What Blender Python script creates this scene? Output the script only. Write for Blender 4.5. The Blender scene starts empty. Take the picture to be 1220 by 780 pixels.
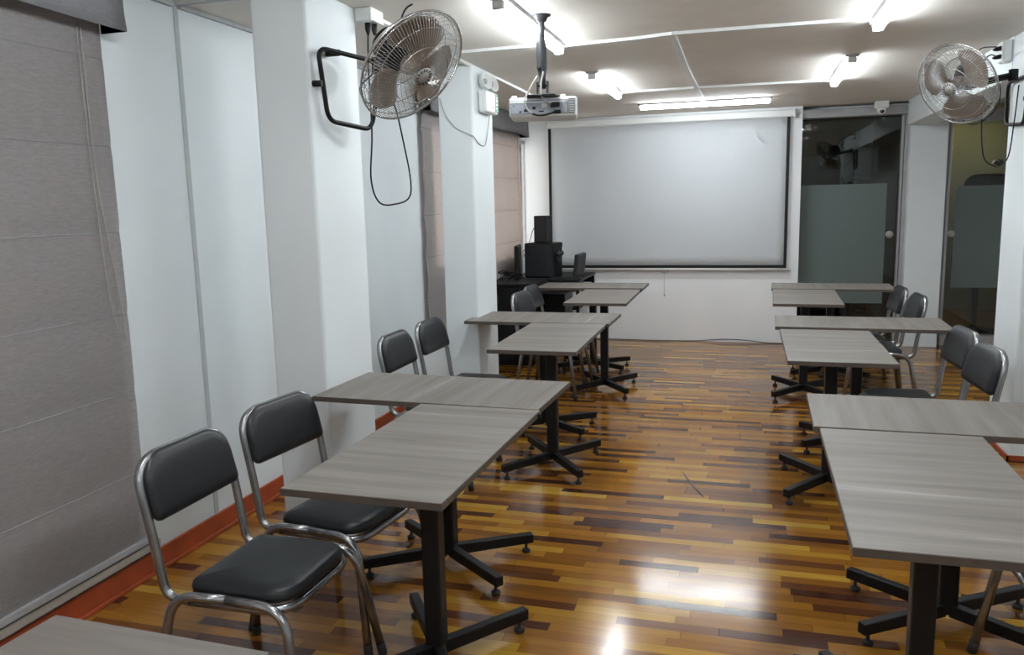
import bpy, bmesh, math, random
from mathutils import Vector, Matrix
random.seed(7)
C = bpy.context.scene
COL = C.collection
PI = math.pi

# ------------------------------------------------------------------ materials
def new_mat(name):
    m = bpy.data.materials.new(name); m.use_nodes = True
    nt = m.node_tree
    return m, nt, nt.nodes, nt.links, nt.nodes['Principled BSDF']

def simple(name, col, rough=.5, metal=0., noise=0., scale=20., bump=0., spec=.5, coat=0.):
    m, nt, N, L, p = new_mat(name)
    p.inputs['Roughness'].default_value = rough
    p.inputs['Metallic'].default_value = metal
    p.inputs['Specular IOR Level'].default_value = spec
    p.inputs['Coat Weight'].default_value = coat
    geo = N.new('ShaderNodeTexCoord')
    n = N.new('ShaderNodeTexNoise'); n.inputs['Scale'].default_value = scale; n.inputs['Detail'].default_value = 4
    L.new(geo.outputs['Object'], n.inputs['Vector'])
    r = N.new('ShaderNodeValToRGB')
    a = [max(0, c*(1-noise)) for c in col]; b = [min(1, c*(1+noise)) for c in col]
    r.color_ramp.elements[0].position = .3; r.color_ramp.elements[1].position = .7
    r.color_ramp.elements[0].color = (*a, 1); r.color_ramp.elements[1].color = (*b, 1)
    L.new(n.outputs['Fac'], r.inputs['Fac']); L.new(r.outputs['Color'], p.inputs['Base Color'])
    if bump:
        bp = N.new('ShaderNodeBump'); bp.inputs['Strength'].default_value = bump; bp.inputs['Distance'].default_value = .002
        L.new(n.outputs['Fac'], bp.inputs['Height']); L.new(bp.outputs['Normal'], p.inputs['Normal'])
    return m

def emissive(name, col, strength):
    m, nt, N, L, p = new_mat(name)
    p.inputs['Base Color'].default_value = (*col, 1)
    p.inputs['Emission Color'].default_value = (*col, 1)
    p.inputs['Emission Strength'].default_value = strength
    return m

def pane_mat(name, tint, refl=1.0):
    m, nt, N, L, p = new_mat(name)
    N.remove(p)
    out = N['Material Output']
    t = N.new('ShaderNodeBsdfTransparent'); t.inputs['Color'].default_value = (*tint, 1)
    g = N.new('ShaderNodeBsdfGlossy'); g.inputs['Roughness'].default_value = .015
    f = N.new('ShaderNodeFresnel'); f.inputs['IOR'].default_value = 1.5
    mu = N.new('ShaderNodeMath'); mu.operation = 'MULTIPLY'; mu.inputs[1].default_value = refl
    mx = N.new('ShaderNodeMixShader')
    L.new(f.outputs[0], mu.inputs[0]); L.new(mu.outputs[0], mx.inputs[0])
    L.new(t.outputs[0], mx.inputs[1]); L.new(g.outputs[0], mx.inputs[2]); L.new(mx.outputs[0], out.inputs['Surface'])
    return m

def film_mat():
    m, nt, N, L, p = new_mat('frosted_film')
    p.inputs['Base Color'].default_value = (.20, .25, .24, 1); p.inputs['Roughness'].default_value = .35
    out = N['Material Output']
    t = N.new('ShaderNodeBsdfTransparent'); t.inputs['Color'].default_value = (.55, .62, .6, 1)
    mx = N.new('ShaderNodeMixShader'); mx.inputs[0].default_value = .62
    L.new(t.outputs[0], mx.inputs[1]); L.new(p.outputs[0], mx.inputs[2]); L.new(mx.outputs[0], out.inputs['Surface'])
    return m

def floor_mat():
    m, nt, N, L, p = new_mat('parquet')
    geo = N.new('ShaderNodeNewGeometry'); sep = N.new('ShaderNodeSeparateXYZ')
    L.new(geo.outputs['Position'], sep.inputs[0])
    def M(op, a, b=None, c=None):
        n = N.new('ShaderNodeMath'); n.operation = op
        for i, v in enumerate((a, b, c)):
            if v is None: continue
            if isinstance(v, (int, float)): n.inputs[i].default_value = v
            else: L.new(v, n.inputs[i])
        return n.outputs[0]
    W = .052
    v = M('DIVIDE', sep.outputs['Y'], W); row = M('FLOOR', v); fv = M('FRACT', v)
    wn = N.new('ShaderNodeTexWhiteNoise'); wn.noise_dimensions = '1D'; L.new(row, wn.inputs['W'])
    ln = M('MULTIPLY_ADD', wn.outputs['Value'], .28, .30)
    off = M('MULTIPLY', wn.outputs['Value'], 37.3)
    u = M('ADD', M('DIVIDE', sep.outputs['X'], ln), off)
    colx = M('FLOOR', u); fu = M('FRACT', u)
    cmb = N.new('ShaderNodeCombineXYZ'); L.new(row, cmb.inputs[0]); L.new(colx, cmb.inputs[1])
    w2 = N.new('ShaderNodeTexWhiteNoise'); w2.noise_dimensions = '2D'; L.new(cmb.outputs[0], w2.inputs['Vector'])
    r = N.new('ShaderNodeValToRGB'); r.color_ramp.interpolation = 'LINEAR'
    pal = [(0, (.060, .022, .014)), (.10, (.095, .032, .015)), (.20, (.165, .060, .016)), (.36, (.25, .100, .015)),
           (.6, (.305, .128, .018)), (.82, (.36, .160, .021)), (.93, (.42, .215, .026)), (1, (.50, .30, .045))]
    e = r.color_ramp.elements
    e[0].position, e[0].color = pal[0][0], (*pal[0][1], 1)
    e[1].position, e[1].color = pal[-1][0], (*pal[-1][1], 1)
    for q, c in pal[1:-1]:
        x = e.new(q); x.color = (*c, 1)
    L.new(w2.outputs['Value'], r.inputs['Fac'])
    # grain
    mp = N.new('ShaderNodeMapping'); mp.inputs['Scale'].default_value = (3, 60, 1)
    ad = N.new('ShaderNodeVectorMath'); ad.operation = 'ADD'
    L.new(geo.outputs['Position'], ad.inputs[0]); L.new(w2.outputs['Color'], ad.inputs[1])
    L.new(ad.outputs[0], mp.inputs['Vector'])
    gn = N.new('ShaderNodeTexNoise'); gn.inputs['Scale'].default_value = 2.; gn.inputs['Detail'].default_value = 5
    L.new(mp.outputs[0], gn.inputs['Vector'])
    gm = M('MULTIPLY_ADD', gn.outputs['Fac'], .7, .65)
    # joint lines
    ev = M('LESS_THAN', fv, .03); eu = M('LESS_THAN', fu, .006)
    edge = M('MAXIMUM', ev, eu)
    dk = M('MULTIPLY_ADD', edge, -.45, 1.)
    tot = M('MULTIPLY', gm, dk)
    vm = N.new('ShaderNodeVectorMath'); vm.operation = 'SCALE'
    L.new(r.outputs['Color'], vm.inputs[0]); L.new(tot, vm.inputs['Scale'])
    L.new(vm.outputs[0], p.inputs['Base Color'])
    rn = N.new('ShaderNodeTexNoise'); rn.inputs['Scale'].default_value = 3.; rn.inputs['Detail'].default_value = 3
    L.new(geo.outputs['Position'], rn.inputs['Vector'])
    L.new(M('MULTIPLY_ADD', rn.outputs['Fac'], .12, .085), p.inputs['Roughness'])
    p.inputs['Specular IOR Level'].default_value = .5
    p.inputs['Coat Weight'].default_value = .0; p.inputs['Coat Roughness'].default_value = .12
    bp = N.new('ShaderNodeBump'); bp.inputs['Strength'].default_value = .08; bp.inputs['Distance'].default_value = .0012
    hh = M('ADD', M('MULTIPLY', M('MULTIPLY', M('SUBTRACT', w2.outputs['Value'], .5), fv), 2.2), M('MULTIPLY', edge, -1.))
    L.new(hh, bp.inputs['Height']); L.new(bp.outputs['Normal'], p.inputs['Normal'])
    return m

def table_mat(name, mul=1.):
    m, nt, N, L, p = new_mat(name)
    tc = N.new('ShaderNodeTexCoord'); oi = N.new('ShaderNodeObjectInfo')
    mp = N.new('ShaderNodeMapping'); mp.inputs['Scale'].default_value = (.9, 13, 1)
    ad = N.new('ShaderNodeVectorMath'); ad.operation = 'ADD'
    cb = N.new('ShaderNodeCombineXYZ')
    mu = N.new('ShaderNodeMath'); mu.operation = 'MULTIPLY'; mu.inputs[1].default_value = 9.
    L.new(oi.outputs['Random'], mu.inputs[0]); L.new(mu.outputs[0], cb.inputs[0]); L.new(mu.outputs[0], cb.inputs[1])
    L.new(tc.outputs['Object'], ad.inputs[0]); L.new(cb.outputs[0], ad.inputs[1])
    L.new(ad.outputs[0], mp.inputs['Vector'])
    n = N.new('ShaderNodeTexNoise'); n.inputs['Scale'].default_value = 1.3; n.inputs['Detail'].default_value = 6; n.inputs['Roughness'].default_value = .6
    n.inputs['Distortion'].default_value = .15
    L.new(mp.outputs[0], n.inputs['Vector'])
    r = N.new('ShaderNodeValToRGB')
    cs = [(.28, (.150, .128, .112)), (.42, (.190, .166, .148)), (.55, (.222, .198, .178)), (.64, (.250, .224, .204)), (.72, (.34, .315, .292))]
    e = r.color_ramp.elements
    e[0].position, e[0].color = cs[0][0], (*[c*mul for c in cs[0][1]], 1)
    e[1].position, e[1].color = cs[-1][0], (*[c*mul for c in cs[-1][1]], 1)
    for q, c in cs[1:-1]:
        x = e.new(q); x.color = (*[k*mul for k in c], 1)
    L.new(n.outputs['Fac'], r.inputs['Fac'])
    L.new(r.outputs['Color'], p.inputs['Base Color'])
    p.inputs['Roughness'].default_value = .48; p.inputs['Specular IOR Level'].default_value = .4
    return m

def fabric_mat(name, col, trans, amt):
    m, nt, N, L, p = new_mat(name)
    tc = N.new('ShaderNodeTexCoord')
    mp = N.new('ShaderNodeMapping'); mp.inputs['Scale'].default_value = (1, 1, 1)
    n1 = N.new('ShaderNodeTexNoise'); n1.inputs['Scale'].default_value = 8; n1.inputs['Detail'].default_value = 8; n1.inputs['Roughness'].default_value = .75
    mp.inputs['Scale'].default_value = (3, 3, 16)
    L.new(tc.outputs['Object'], mp.inputs['Vector']); L.new(mp.outputs[0], n1.inputs['Vector'])
    r = N.new('ShaderNodeValToRGB'); r.color_ramp.elements[0].position = .3; r.color_ramp.elements[1].position = .72
    r.color_ramp.elements[0].color = (*[c*.82 for c in col], 1); r.color_ramp.elements[1].color = (*[c*1.2 for c in col], 1)
    L.new(n1.outputs['Fac'], r.inputs['Fac']); L.new(r.outputs['Color'], p.inputs['Base Color'])
    p.inputs['Roughness'].default_value = .95; p.inputs['Specular IOR Level'].default_value = .1
    t = N.new('ShaderNodeBsdfTranslucent'); t.inputs['Color'].default_value = (*trans, 1)
    mx = N.new('ShaderNodeMixShader'); mx.inputs[0].default_value = amt
    out = N['Material Output']
    L.new(p.outputs[0], mx.inputs[1]); L.new(t.outputs[0], mx.inputs[2]); L.new(mx.outputs[0], out.inputs['Surface'])
    return m

MAT = dict(
    wall=simple('white_wall_paint', (.74, .785, .805), .6, noise=.02, scale=3, bump=.05),
    ceil=simple('ceiling_paint', (.80, .76, .70), .8, noise=.035, scale=4),
    bwall=simple('back_wall_paint', (.85, .865, .885), .6, noise=.02, scale=3),
    trim=simple('trim_white', (.70, .71, .70), .5, noise=.03),
    seam=simple('seam_grey', (.47, .495, .50), .7, noise=.05),
    red=simple('baseboard_red', (.36, .068, .024), .4, noise=.18, scale=9, bump=.2),
    cream=simple('cream_sill', (.42, .40, .36), .6, noise=.05),
    parquet=floor_mat(),
    table=table_mat('grey_oak_laminate', .84),
    edge=simple('laminate_edge', (.085, .067, .055), .5, noise=.12, scale=30),
    black=simple('black_steel', (.007, .007, .008), .45, .0, noise=.2, scale=40, spec=.3),
    blackpl=simple('black_plastic', (.008, .008, .009), .5, noise=.2, scale=30, spec=.25),
    dgrey=simple('dark_grey_plastic', (.030, .031, .034), .5, noise=.1, scale=30, spec=.3),
    rubber=simple('rubber', (.02, .02, .02), .8, noise=.1),
    chrome=simple('worn_chrome', (.30, .30, .31), .26, .9, noise=.18, scale=18),
    vinyl=simple('black_vinyl', (.013, .0145, .017), .40, noise=.12, scale=60, bump=.15, spec=.42),
    wire=simple('guard_wire', (.55, .56, .56), .25, .9, noise=.05),
    blade=simple('fan_blade', (.30, .225, .165), .28, .2, noise=.05),
    silver=simple('silver_badge', (.38, .37, .35), .45, .5, noise=.05),
    white=simple('white_plastic', (.76, .78, .77), .4, noise=.02),
    offw=simple('projector_grey', (.33, .36, .41), .45, noise=.03),
    fab1=fabric_mat('grey_linen_blind', (.49, .49, .505), (.80, .44, .22), .13),
    fab2=fabric_mat('grey_linen_valance', (.42, .42, .44), (.5, .4, .33), .04),
    cordw=simple('pale_cord', (.40, .38, .35), .7, noise=.1),
    screen=simple('matte_screen', (.95, .97, .99), .9, noise=.012, scale=1.5, spec=.1),
    sblack=simple('screen_border', (.006, .006, .007), .7, noise=.1),
    alu=simple('aluminium', (.42, .42, .43), .38, .5, noise=.06),
    glass=pane_mat('tinted_glass', (.50, .54, .50), 1.5),
    window=pane_mat('clear_glass', (.95, .96, .96), .25),
    film=film_mat(),
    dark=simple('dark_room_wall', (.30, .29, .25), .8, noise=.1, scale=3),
    darkf=simple('dark_room_floor', (.06, .04, .03), .4, noise=.3),
    green=simple('exit_green', (.02, .30, .12), .5, noise=.05),
    lamp=emissive('led_tube', (.90, .965, 1.), 34.0),
    lampw=emissive('warm_lamp', (1., .86, .50), 5.0),
    lens=simple('lens_black', (.004, .004, .005), .1, noise=.1, coat=.5),
)

# ------------------------------------------------------------------ mesh helpers
def bx(bm, lo, hi, bev=0., M=None):
    lo, hi = Vector(lo), Vector(hi)
    r = bmesh.ops.create_cube(bm, size=1.)
    vs = r['verts']
    for v in vs:
        v.co = Vector((lo[i] + (v.co[i]+.5)*(hi[i]-lo[i]) for i in range(3)))
    if bev > 0:
        es = list({e for v in vs for e in v.link_edges})
        rr = bmesh.ops.bevel(bm, geom=es, offset=bev, segments=2, affect='EDGES', profile=.5)
        vs = list({v for v in rr['verts']} | {v for v in vs if v.is_valid})
    if M is not None:
        for v in vs: v.co = M @ v.co
    return vs

def catmull(pts, n=8, closed=False):
    P = [Vector(p) for p in pts]; out = []
    m = len(P)
    for i in range(m if closed else m-1):
        if closed: a, b, c, d = P[(i-1) % m], P[i], P[(i+1) % m], P[(i+2) % m]
        else: a, b, c, d = P[max(i-1, 0)], P[i], P[i+1], P[min(i+2, m-1)]
        for k in range(n):
            t = k/n
            out.append(.5*((2*b)+(c-a)*t+(2*a-5*b+4*c-d)*t*t+(3*b-a-3*c+d)*t**3))
    if not closed: out.append(P[-1])
    return out

def fillet(pts, r, n=6, closed=False):
    """polyline with rounded corners"""
    P = [Vector(p) for p in pts]; out = []; m = len(P)
    rng = range(m)
    for i in rng:
        if not closed and i in (0, m-1): out.append(P[i]); continue
        a, b, c = P[(i-1) % m], P[i], P[(i+1) % m]
        rr = r[i] if isinstance(r, (list, tuple)) else r
        d1 = (a-b); d2 = (c-b); l = min(rr, d1.length*.49, d2.length*.49)
        p0 = b + d1.normalized()*l; p1 = b + d2.normalized()*l
        for k in range(n+1):
            t = k/n
            out.append((1-t)**2*p0 + 2*t*(1-t)*b + t*t*p1)
    return out

def tube(bm, pts, r, seg=8, closed=False, cap=True, rz=None):
    P = [Vector(p) for p in pts]
    Q = [P[0]]
    for p in P[1:]:
        if (p-Q[-1]).length > 1e-5: Q.append(p)
    if closed and (Q[0]-Q[-1]).length < 1e-5: Q.pop()
    P = Q; m = len(P); rings = []
    def tan(i):
        if closed: return (P[(i+1) % m]-P[(i-1) % m]).normalized()
        return (P[min(i+1, m-1)]-P[max(i-1, 0)]).normalized()
    t0 = tan(0); up = Vector((0, 0, 1)) if abs(t0.z) < .9 else Vector((1, 0, 0))
    nrm = t0.cross(up).normalized()
    for i in range(m):
        t = tan(i); nrm = (nrm - t*nrm.dot(t)).normalized(); b = t.cross(nrm)
        rad = r[i] if isinstance(r, (list, tuple)) else r
        rings.append([bm.verts.new(P[i]+nrm*math.cos(2*PI*k/seg)*rad+b*math.sin(2*PI*k/seg)*(rz or rad)) for k in range(seg)])
    for i in range(m if closed else m-1):
        A, B = rings[i], rings[(i+1) % m]
        for k in range(seg):
            bm.faces.new((A[k], A[(k+1) % seg], B[(k+1) % seg], B[k])).smooth = True
    if cap and not closed:
        bm.faces.new(rings[0][::-1]); bm.faces.new(rings[-1])

def lathe(bm, prof, M=None, seg=24, capends=True):
    """prof: (r, z) list; revolved about z"""
    rings = []
    for r, z in prof:
        if r < 1e-6: rings.append([bm.verts.new((0, 0, z))])
        else: rings.append([bm.verts.new((r*math.cos(2*PI*k/seg), r*math.sin(2*PI*k/seg), z)) for k in range(seg)])
    for A, B in zip(rings, rings[1:]):
        for k in range(seg):
            a, b = A[k % len(A)], A[(k+1) % len(A)]; c, d = B[(k+1) % len(B)], B[k % len(B)]
            f = []
            for v in (a, b, c, d):
                if v not in f: f.append(v)
            if len(f) >= 3: bm.faces.new(f).smooth = True
    if capends:
        if len(rings[0]) > 2: bm.faces.new(rings[0][::-1])
        if len(rings[-1]) > 2: bm.faces.new(rings[-1])
    if M is not None:
        for R in rings:
            for v in R: v.co = M @ v.co

def prism(bm, outline, layers, M=None):
    """outline: fn(inset)->2D pts; layers: (inset, z)"""
    rings = []
    for ins, z in layers:
        rings.append([bm.verts.new((x, y, z)) for x, y in outline(ins)])
    for A, B in zip(rings, rings[1:]):
        n = len(A)
        for k in range(n):
            bm.faces.new((A[k], A[(k+1) % n], B[(k+1) % n], B[k])).smooth = True
    bm.faces.new(rings[0][::-1]).smooth = True; bm.faces.new(rings[-1]).smooth = True
    if M is not None:
        for R in rings:
            for v in R: v.co = M @ v.co

def rrect(hx, hy, rads, n=8):
    """rounded rect outline fn; rads = radii at (+x-y),(+x+y),(-x+y),(-x-y)"""
    def f(ins):
        out = []
        X, Y = hx-ins, hy-ins
        cs = [(1, -1, -PI/2), (1, 1, 0), (-1, 1, PI/2), (-1, -1, PI)]
        for (sx, sy, a0), r0 in zip(cs, rads):
            r = max(r0-ins*.6, .004)
            for k in range(n+1):
                a = a0+PI/2*k/n
                out.append((sx*(X-r)+r*math.cos(a), sy*(Y-r)+r*math.sin(a)))
        return out
    return f

def obj(name, bm, mat, parent=None, smooth_angle=None):
    bmesh.ops.recalc_face_normals(bm, faces=bm.faces[:])
    me = bpy.data.meshes.new(name); bm.to_mesh(me); bm.free()
    me.materials.append(MAT[mat] if isinstance(mat, str) else mat)
    o = bpy.data.objects.new(name, me); COL.objects.link(o)
    if parent is not None: o.parent = parent
    return o

def box(name, lo, hi, mat, parent=None, bev=0.):
    bm = bmesh.new(); bx(bm, lo, hi, bev); return obj(name, bm, mat, parent)

def tag(o, label, cat, group=None):
    o['label'] = label; o['category'] = cat
    if group: o['group'] = group
    return o

def thing(name, label, cat, loc=(0, 0, 0), rz=0, group=None):
    o = bpy.data.objects.new(name, None); COL.objects.link(o)
    o.location = loc; o.rotation_euler = (0, 0, rz); o.empty_display_size = .1
    return tag(o, label, cat, group)

def struct(o, label=None):
    o['kind'] = 'structure'
    if label: o['label'] = label
    return o

def dup(root, loc, rz, label):
    r = root.copy(); COL.objects.link(r); r.location = loc; r.rotation_euler = (0, 0, rz); r['label'] = label
    for ch in list(root.children):
        c = ch.copy(); COL.objects.link(c); c.parent = r
        for g in list(ch.children):
            d = g.copy(); COL.objects.link(d); d.parent = c
    return r

# ------------------------------------------------------------------ room
CZ = 2.35; XL = -2.35; XR = 2.45; YB = 8.56; YF = -2.2
struct(box('floor', (XL-.2, YF-.2, -.1), (3.6, 11.8, 0), 'parquet'))
struct(box('ceiling', (XL-.2, YF-.2, CZ), (3.6, 8.95, CZ+.1), 'ceil'))
# left wall with openings
wins = [(0.45, 1.93, .95, 2.02), (5.78, 6.86, .98, 2.10), (7.12, 8.56, .90, 2.14)]
bm = bmesh.new(); y = YF
for (a, b, z0, z1) in wins:
    bx(bm, (XL-.15, y, 0), (XL, a, CZ))
    bx(bm, (XL-.15, a, 0), (XL, b, z0)); bx(bm, (XL-.15, a, z1), (XL, b, CZ)); y = b
bx(bm, (XL-.15, y, 0), (XL, 8.8, CZ))
struct(obj('wall_left', bm, 'wall'))
for i, (a, b, z0, z1) in enumerate(wins):
    bm = bmesh.new(); w = .035
    for lo, hi in (((a, z0), (b, z0+w)), ((a, z1-w), (b, z1)), ((a, z0+w), (a+w, z1-w)), ((b-(w if i < 2 else .001), z0+w), (b, z1-w))):
        bx(bm, (XL-.040, lo[0], lo[1]), (XL-.004, hi[0], hi[1]))
    f = struct(obj('window_%d' % (i+1), bm, 'alu'))
    box('pane', (XL-.012, a+w, z0+w), (XL-.008, b-(w if i < 2 else .001), z1-w), 'window', f)
# back wall
struct(box('wall_back', (XL-.15, YB, 0), (.472, YB+.24, CZ), 'bwall'))
struct(box('wall_right', (XR, YF, 0), (XR+.12, 8.8, CZ), 'wall'))
struct(box('wall_front', (XL-.15, YF-.12, 0), (XR+.12, YF, CZ), 'wall'))
cols = [('by the near blind', -1.94, -1.69, 2.95, 3.38), ('under the emergency light', -1.92, -1.69, 4.93, 5.35),
        ('beside the far glass door', 1.41, 1.66, 4.93, 5.36), ('beside the near table', 1.41, 1.66, 2.95, 3.38)]
for i, (nm, x0, x1, y0, y1) in enumerate(cols):
    struct(box('column', (x0, y0, 0), (x1, y1, CZ), 'wall', bev=.012), 'white painted square column ' + nm)
struct(box('column', (1.445, 8.56, 0), (1.765, 8.80, CZ), 'wall', bev=.004), 'white wall pier between the two glass doors')
struct(box('ceiling_beam', (1.41, 5.36, 2.125), (1.66, 8.56, CZ), 'wall'), 'white beam running from column to the pier between glass doors')
struct(box('ceiling_beam', (1.41, -2.2, 2.125), (1.66, 4.93, CZ), 'wall'), 'white beam over the near side of the room')
bm = bmesh.new(); tube(bm, [(-.33, 4.341, .0005), (-.262, 4.14, .0005), (-.198, 3.978, .0005)], [.002, .006, .003], 6, rz=.0008)
struct(obj('floor_scratch', bm, 'darkf'), 'thin dark diagonal scratch across the floor planks')
# baseboards
def skirt(name, x0, y0, y1, h=.095):
    bm = bmesh.new(); s = 1
    bx(bm, (x0, y0, 0), (x0+.014, y1, h), .004); bx(bm, (x0+.014, y0, 0), (x0+.026, y1, .018), .004)
    return struct(obj(name, bm, 'red'))
skirt('baseboard_left', XL, YF, 6.9)
bm = bmesh.new()
bx(bm, (1.40, 4.92, 0), (1.41, 5.37, .028)); bx(bm, (1.40, 4.92, 0), (1.67, 4.93, .028)); bx(bm, (1.66, 4.92, 0), (1.67, 5.37, .028))
struct(obj('baseboard_right', bm, 'red'))
# trims
struct(box('trim_1', (XL, 3.010, .095), (XL+.008, 3.032, CZ-.012), 'seam'), 'pale grey vertical joint strip on the wall by the near blind')
struct(box('trim_2', (XL, 3.008, CZ-.012), (-1.0, 3.032, CZ), 'seam'), 'grey ceiling joint strip')
bm = bmesh.new()
bx(bm, (XL, YF, CZ-.02), (XL+.02, 3.0, CZ)); bx(bm, (XL, 3.04, CZ-.02), (XL+.02, 5.5, CZ))
struct(obj('trim_3', bm, 'seam'))
struct(box('trim_4', (XL, .2, .115), (XL+.03, 2.62, .145), 'cream'), 'cream sill strip under the near blind')
# cable conduits on the ceiling
def conduit(name, pts, r=.011):
    bm = bmesh.new()
    for a, b in zip(pts, pts[1:]):
        a, b = Vector(a), Vector(b); d = (b-a); n = Vector((-d.y, d.x, 0)).normalized()*r
        vs = []
        for z in (CZ-.016, CZ): vs += [bm.verts.new((a.x+n.x, a.y+n.y, z)), bm.verts.new((a.x-n.x, a.y-n.y, z)), bm.verts.new((b.x-n.x, b.y-n.y, z)), bm.verts.new((b.x+n.x, b.y+n.y, z))]
        for f in ((0, 1, 2, 3), (7, 6, 5, 4), (0, 4, 5, 1), (1, 5, 6, 2), (2, 6, 7, 3), (3, 7, 4, 0)): bm.faces.new([vs[k] for k in f])
    return struct(obj(name, bm, 'trim'))
conduit('trim_5', [(-1.70, 4.52, 0), (-1.30, 4.50, 0), (-1.03, 4.50, 0)])
conduit('trim_6', [(-1.0, 4.56, 0), (-.6, 4.52, 0), (-.41, 4.47, 0), (.10, 4.48, 0), (.56, 4.50, 0)])
conduit('trim_7', [(-.412, 4.47, 0), (-.43, 5.7, 0), (-.42, 7.55, 0)], .016)
conduit('trim_8', [(-1.01, 6.66, 0), (-.43, 6.65, 0), (.55, 6.70, 0)], .009)
conduit('trim_9', [(-1.675, 3.4, 0), (-1.70, 4.7, 0), (-1.72, 6.4, 0), (-1.86, 8.5, 0)], .009)

# ------------------------------------------------------------------ glass bay
gy = 8.75
def glass_door(name, x0, x1, ztop, fx0, fx1, fz0, fz1, post, head, hx, label, sill=0.0):
    bm = bmesh.new()
    for lo, hi in post: bx(bm, lo, hi, .003)
    bx(bm, head[0], head[1], .004)
    if sill: bx(bm, (x0-.04, gy-.09, 0), (x1+.02, gy+.05, sill), .003)
    d = struct(obj(name, bm, 'alu'), label)
    box('glass', (x0, gy-.004, sill), (x1, gy+.004, ztop), 'glass', d)
    box('frosted_film', (fx0, gy-.0065, fz0), (fx1, gy-.0055, fz1), 'film', d)
    bm = bmesh.new(); Mx = Matrix.Translation((hx, gy-.03, 1.09)) @ Matrix.Rotation(PI/2, 4, 'X')
    lathe(bm, [(.0, -.02), (.032, -.02), (.036, -.012), (.036, .0), (.03, .006), (0, .007)], Mx, 24)
    h = obj('handle', bm, 'silver', d)
    return d
glass_door('door_1', .40, 1.39, 2.25, .40, 1.285, .40, 1.59,
           [((1.388, gy-.06, 0), (1.408, gy+.03, 2.25)), ((1.412, gy-.085, 0), (1.444, gy+.03, 2.27))],
           ((.472, gy-.14, 2.235), (1.445, gy+.03, 2.318)), 1.322, 'sliding glass door next to the projection screen')
glass_door('door_2', 1.845, 2.45, 2.14, 1.895, 2.45, .565, 1.545,
           [((1.766, gy-.06, 0), (1.80, gy+.03, 2.2)), ((1.806, gy-.05, .10), (1.832, gy+.03, 2.2))],
           ((1.766, gy-.08, 2.14), (2.45, gy+.03, 2.25)), 1.868, 'dark glass door behind the far column', sill=.105)
bm = bmesh.new()
bx(bm, (1.445, gy+.05, 2.3), (3.5, gy+.17, CZ)); bx(bm, (.472, gy+.05, 2.26), (1.445, gy+.17, CZ)); bx(bm, (2.46, gy+.05, 0), (3.5, gy+.17, 2.3))
struct(obj('wall_lintel', bm, 'bwall'))
# room behind the glass
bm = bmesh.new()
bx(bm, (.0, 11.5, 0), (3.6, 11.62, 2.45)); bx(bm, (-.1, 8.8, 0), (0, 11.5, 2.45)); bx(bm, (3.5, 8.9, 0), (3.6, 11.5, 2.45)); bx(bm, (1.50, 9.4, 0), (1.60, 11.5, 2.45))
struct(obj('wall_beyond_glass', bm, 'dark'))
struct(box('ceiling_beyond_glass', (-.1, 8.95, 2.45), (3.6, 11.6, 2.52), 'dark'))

# ------------------------------------------------------------------ ceiling lights
def light(name, loc, rz, label, L=1.17):
    t = thing(name, label, 'ceiling light', loc, rz, 'LED tube lights on the ceiling')
    bm = bmesh.new()
    prof = [(-.044, 0), (-.036, -.016), (.036, -.016), (.044, 0)]
    A = [bm.verts.new((x, -L/2, z)) for x, z in prof]; B = [bm.verts.new((x, L/2, z)) for x, z in prof]
    for k in range(4): bm.faces.new((A[k], A[(k+1) % 4], B[(k+1) % 4], B[k]))
    bm.faces.new(A[::-1]); bm.faces.new(B)
    obj('housing', bm, 'alu', t)
    bm = bmesh.new(); seg = 14; rows = []
    for yv in (-L/2+.025, L/2-.025):
        rows.append([bm.verts.new((.028*math.cos(PI*.88+PI*1.24*k/seg), yv, -.026+.026*math.sin(PI*.88+PI*1.24*k/seg))) for k in range(seg+1)])
    for k in range(seg): bm.faces.new((rows[0][k], rows[0][k+1], rows[1][k+1], rows[1][k])).smooth = True
    bm.faces.new((rows[0][0], rows[1][0], rows[1][-1], rows[0][-1]))
    bm.faces.new(rows[0]); bm.faces.new(rows[1][::-1])
    obj('tube', bm, 'lamp', t)
    for s in (-1, 1):
        bm = bmesh.new(); bx(bm, (-.028, s*(L/2-.014)-.010, -.053), (.028, s*(L/2-.014)+.010, -.015), .008)
        obj('end_cap', bm, 'white', t)
    return t
lamp0 = light('tube_light', (-1.045, 4.0, CZ), 0, 'long white LED tube light right above the projector pole')
for loc, rz, lab in [((-1.05, 6.15, CZ), 0, 'LED tube light beyond the projector, in line with the screen edge'),
                     ((.60, 4.03, CZ), 0, 'LED tube light on the glass door side, cut by the top edge of the photo'),
                     ((.59, 6.18, CZ), 0, 'LED tube light on the glass door side nearest the ceiling camera'),
                     ((-.42, 7.62, CZ), PI/2, 'LED tube light running crosswise just above the projection screen'),
                     ((-1.045, 1.75, CZ), 0, 'LED tube light overhead behind the viewer, blind side'),
                     ((.61, 1.75, CZ), 0, 'LED tube light overhead behind the viewer, glass door side'),
                     ((-1.045, -.55, CZ), 0, 'LED tube light at the rear of the room, blind side'),
                     ((.61, -.55, CZ), 0, 'LED tube light at the rear of the room, glass door side')]:
    dup(lamp0, loc, rz, lab)
t = thing('ceiling_lamp', 'warm ceiling lamp glowing in the room behind the dark glass door', 'ceiling light', (2.55, 11.0, 2.45))
bm = bmesh.new(); bx(bm, (-.45, -.30, -.03), (.45, .30, 0)); obj('housing', bm, 'white', t)
bm = bmesh.new(); bx(bm, (-.40, -.26, -.036), (.40, .26, -.0301)); obj('diffuser', bm, 'lampw', t)

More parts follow.
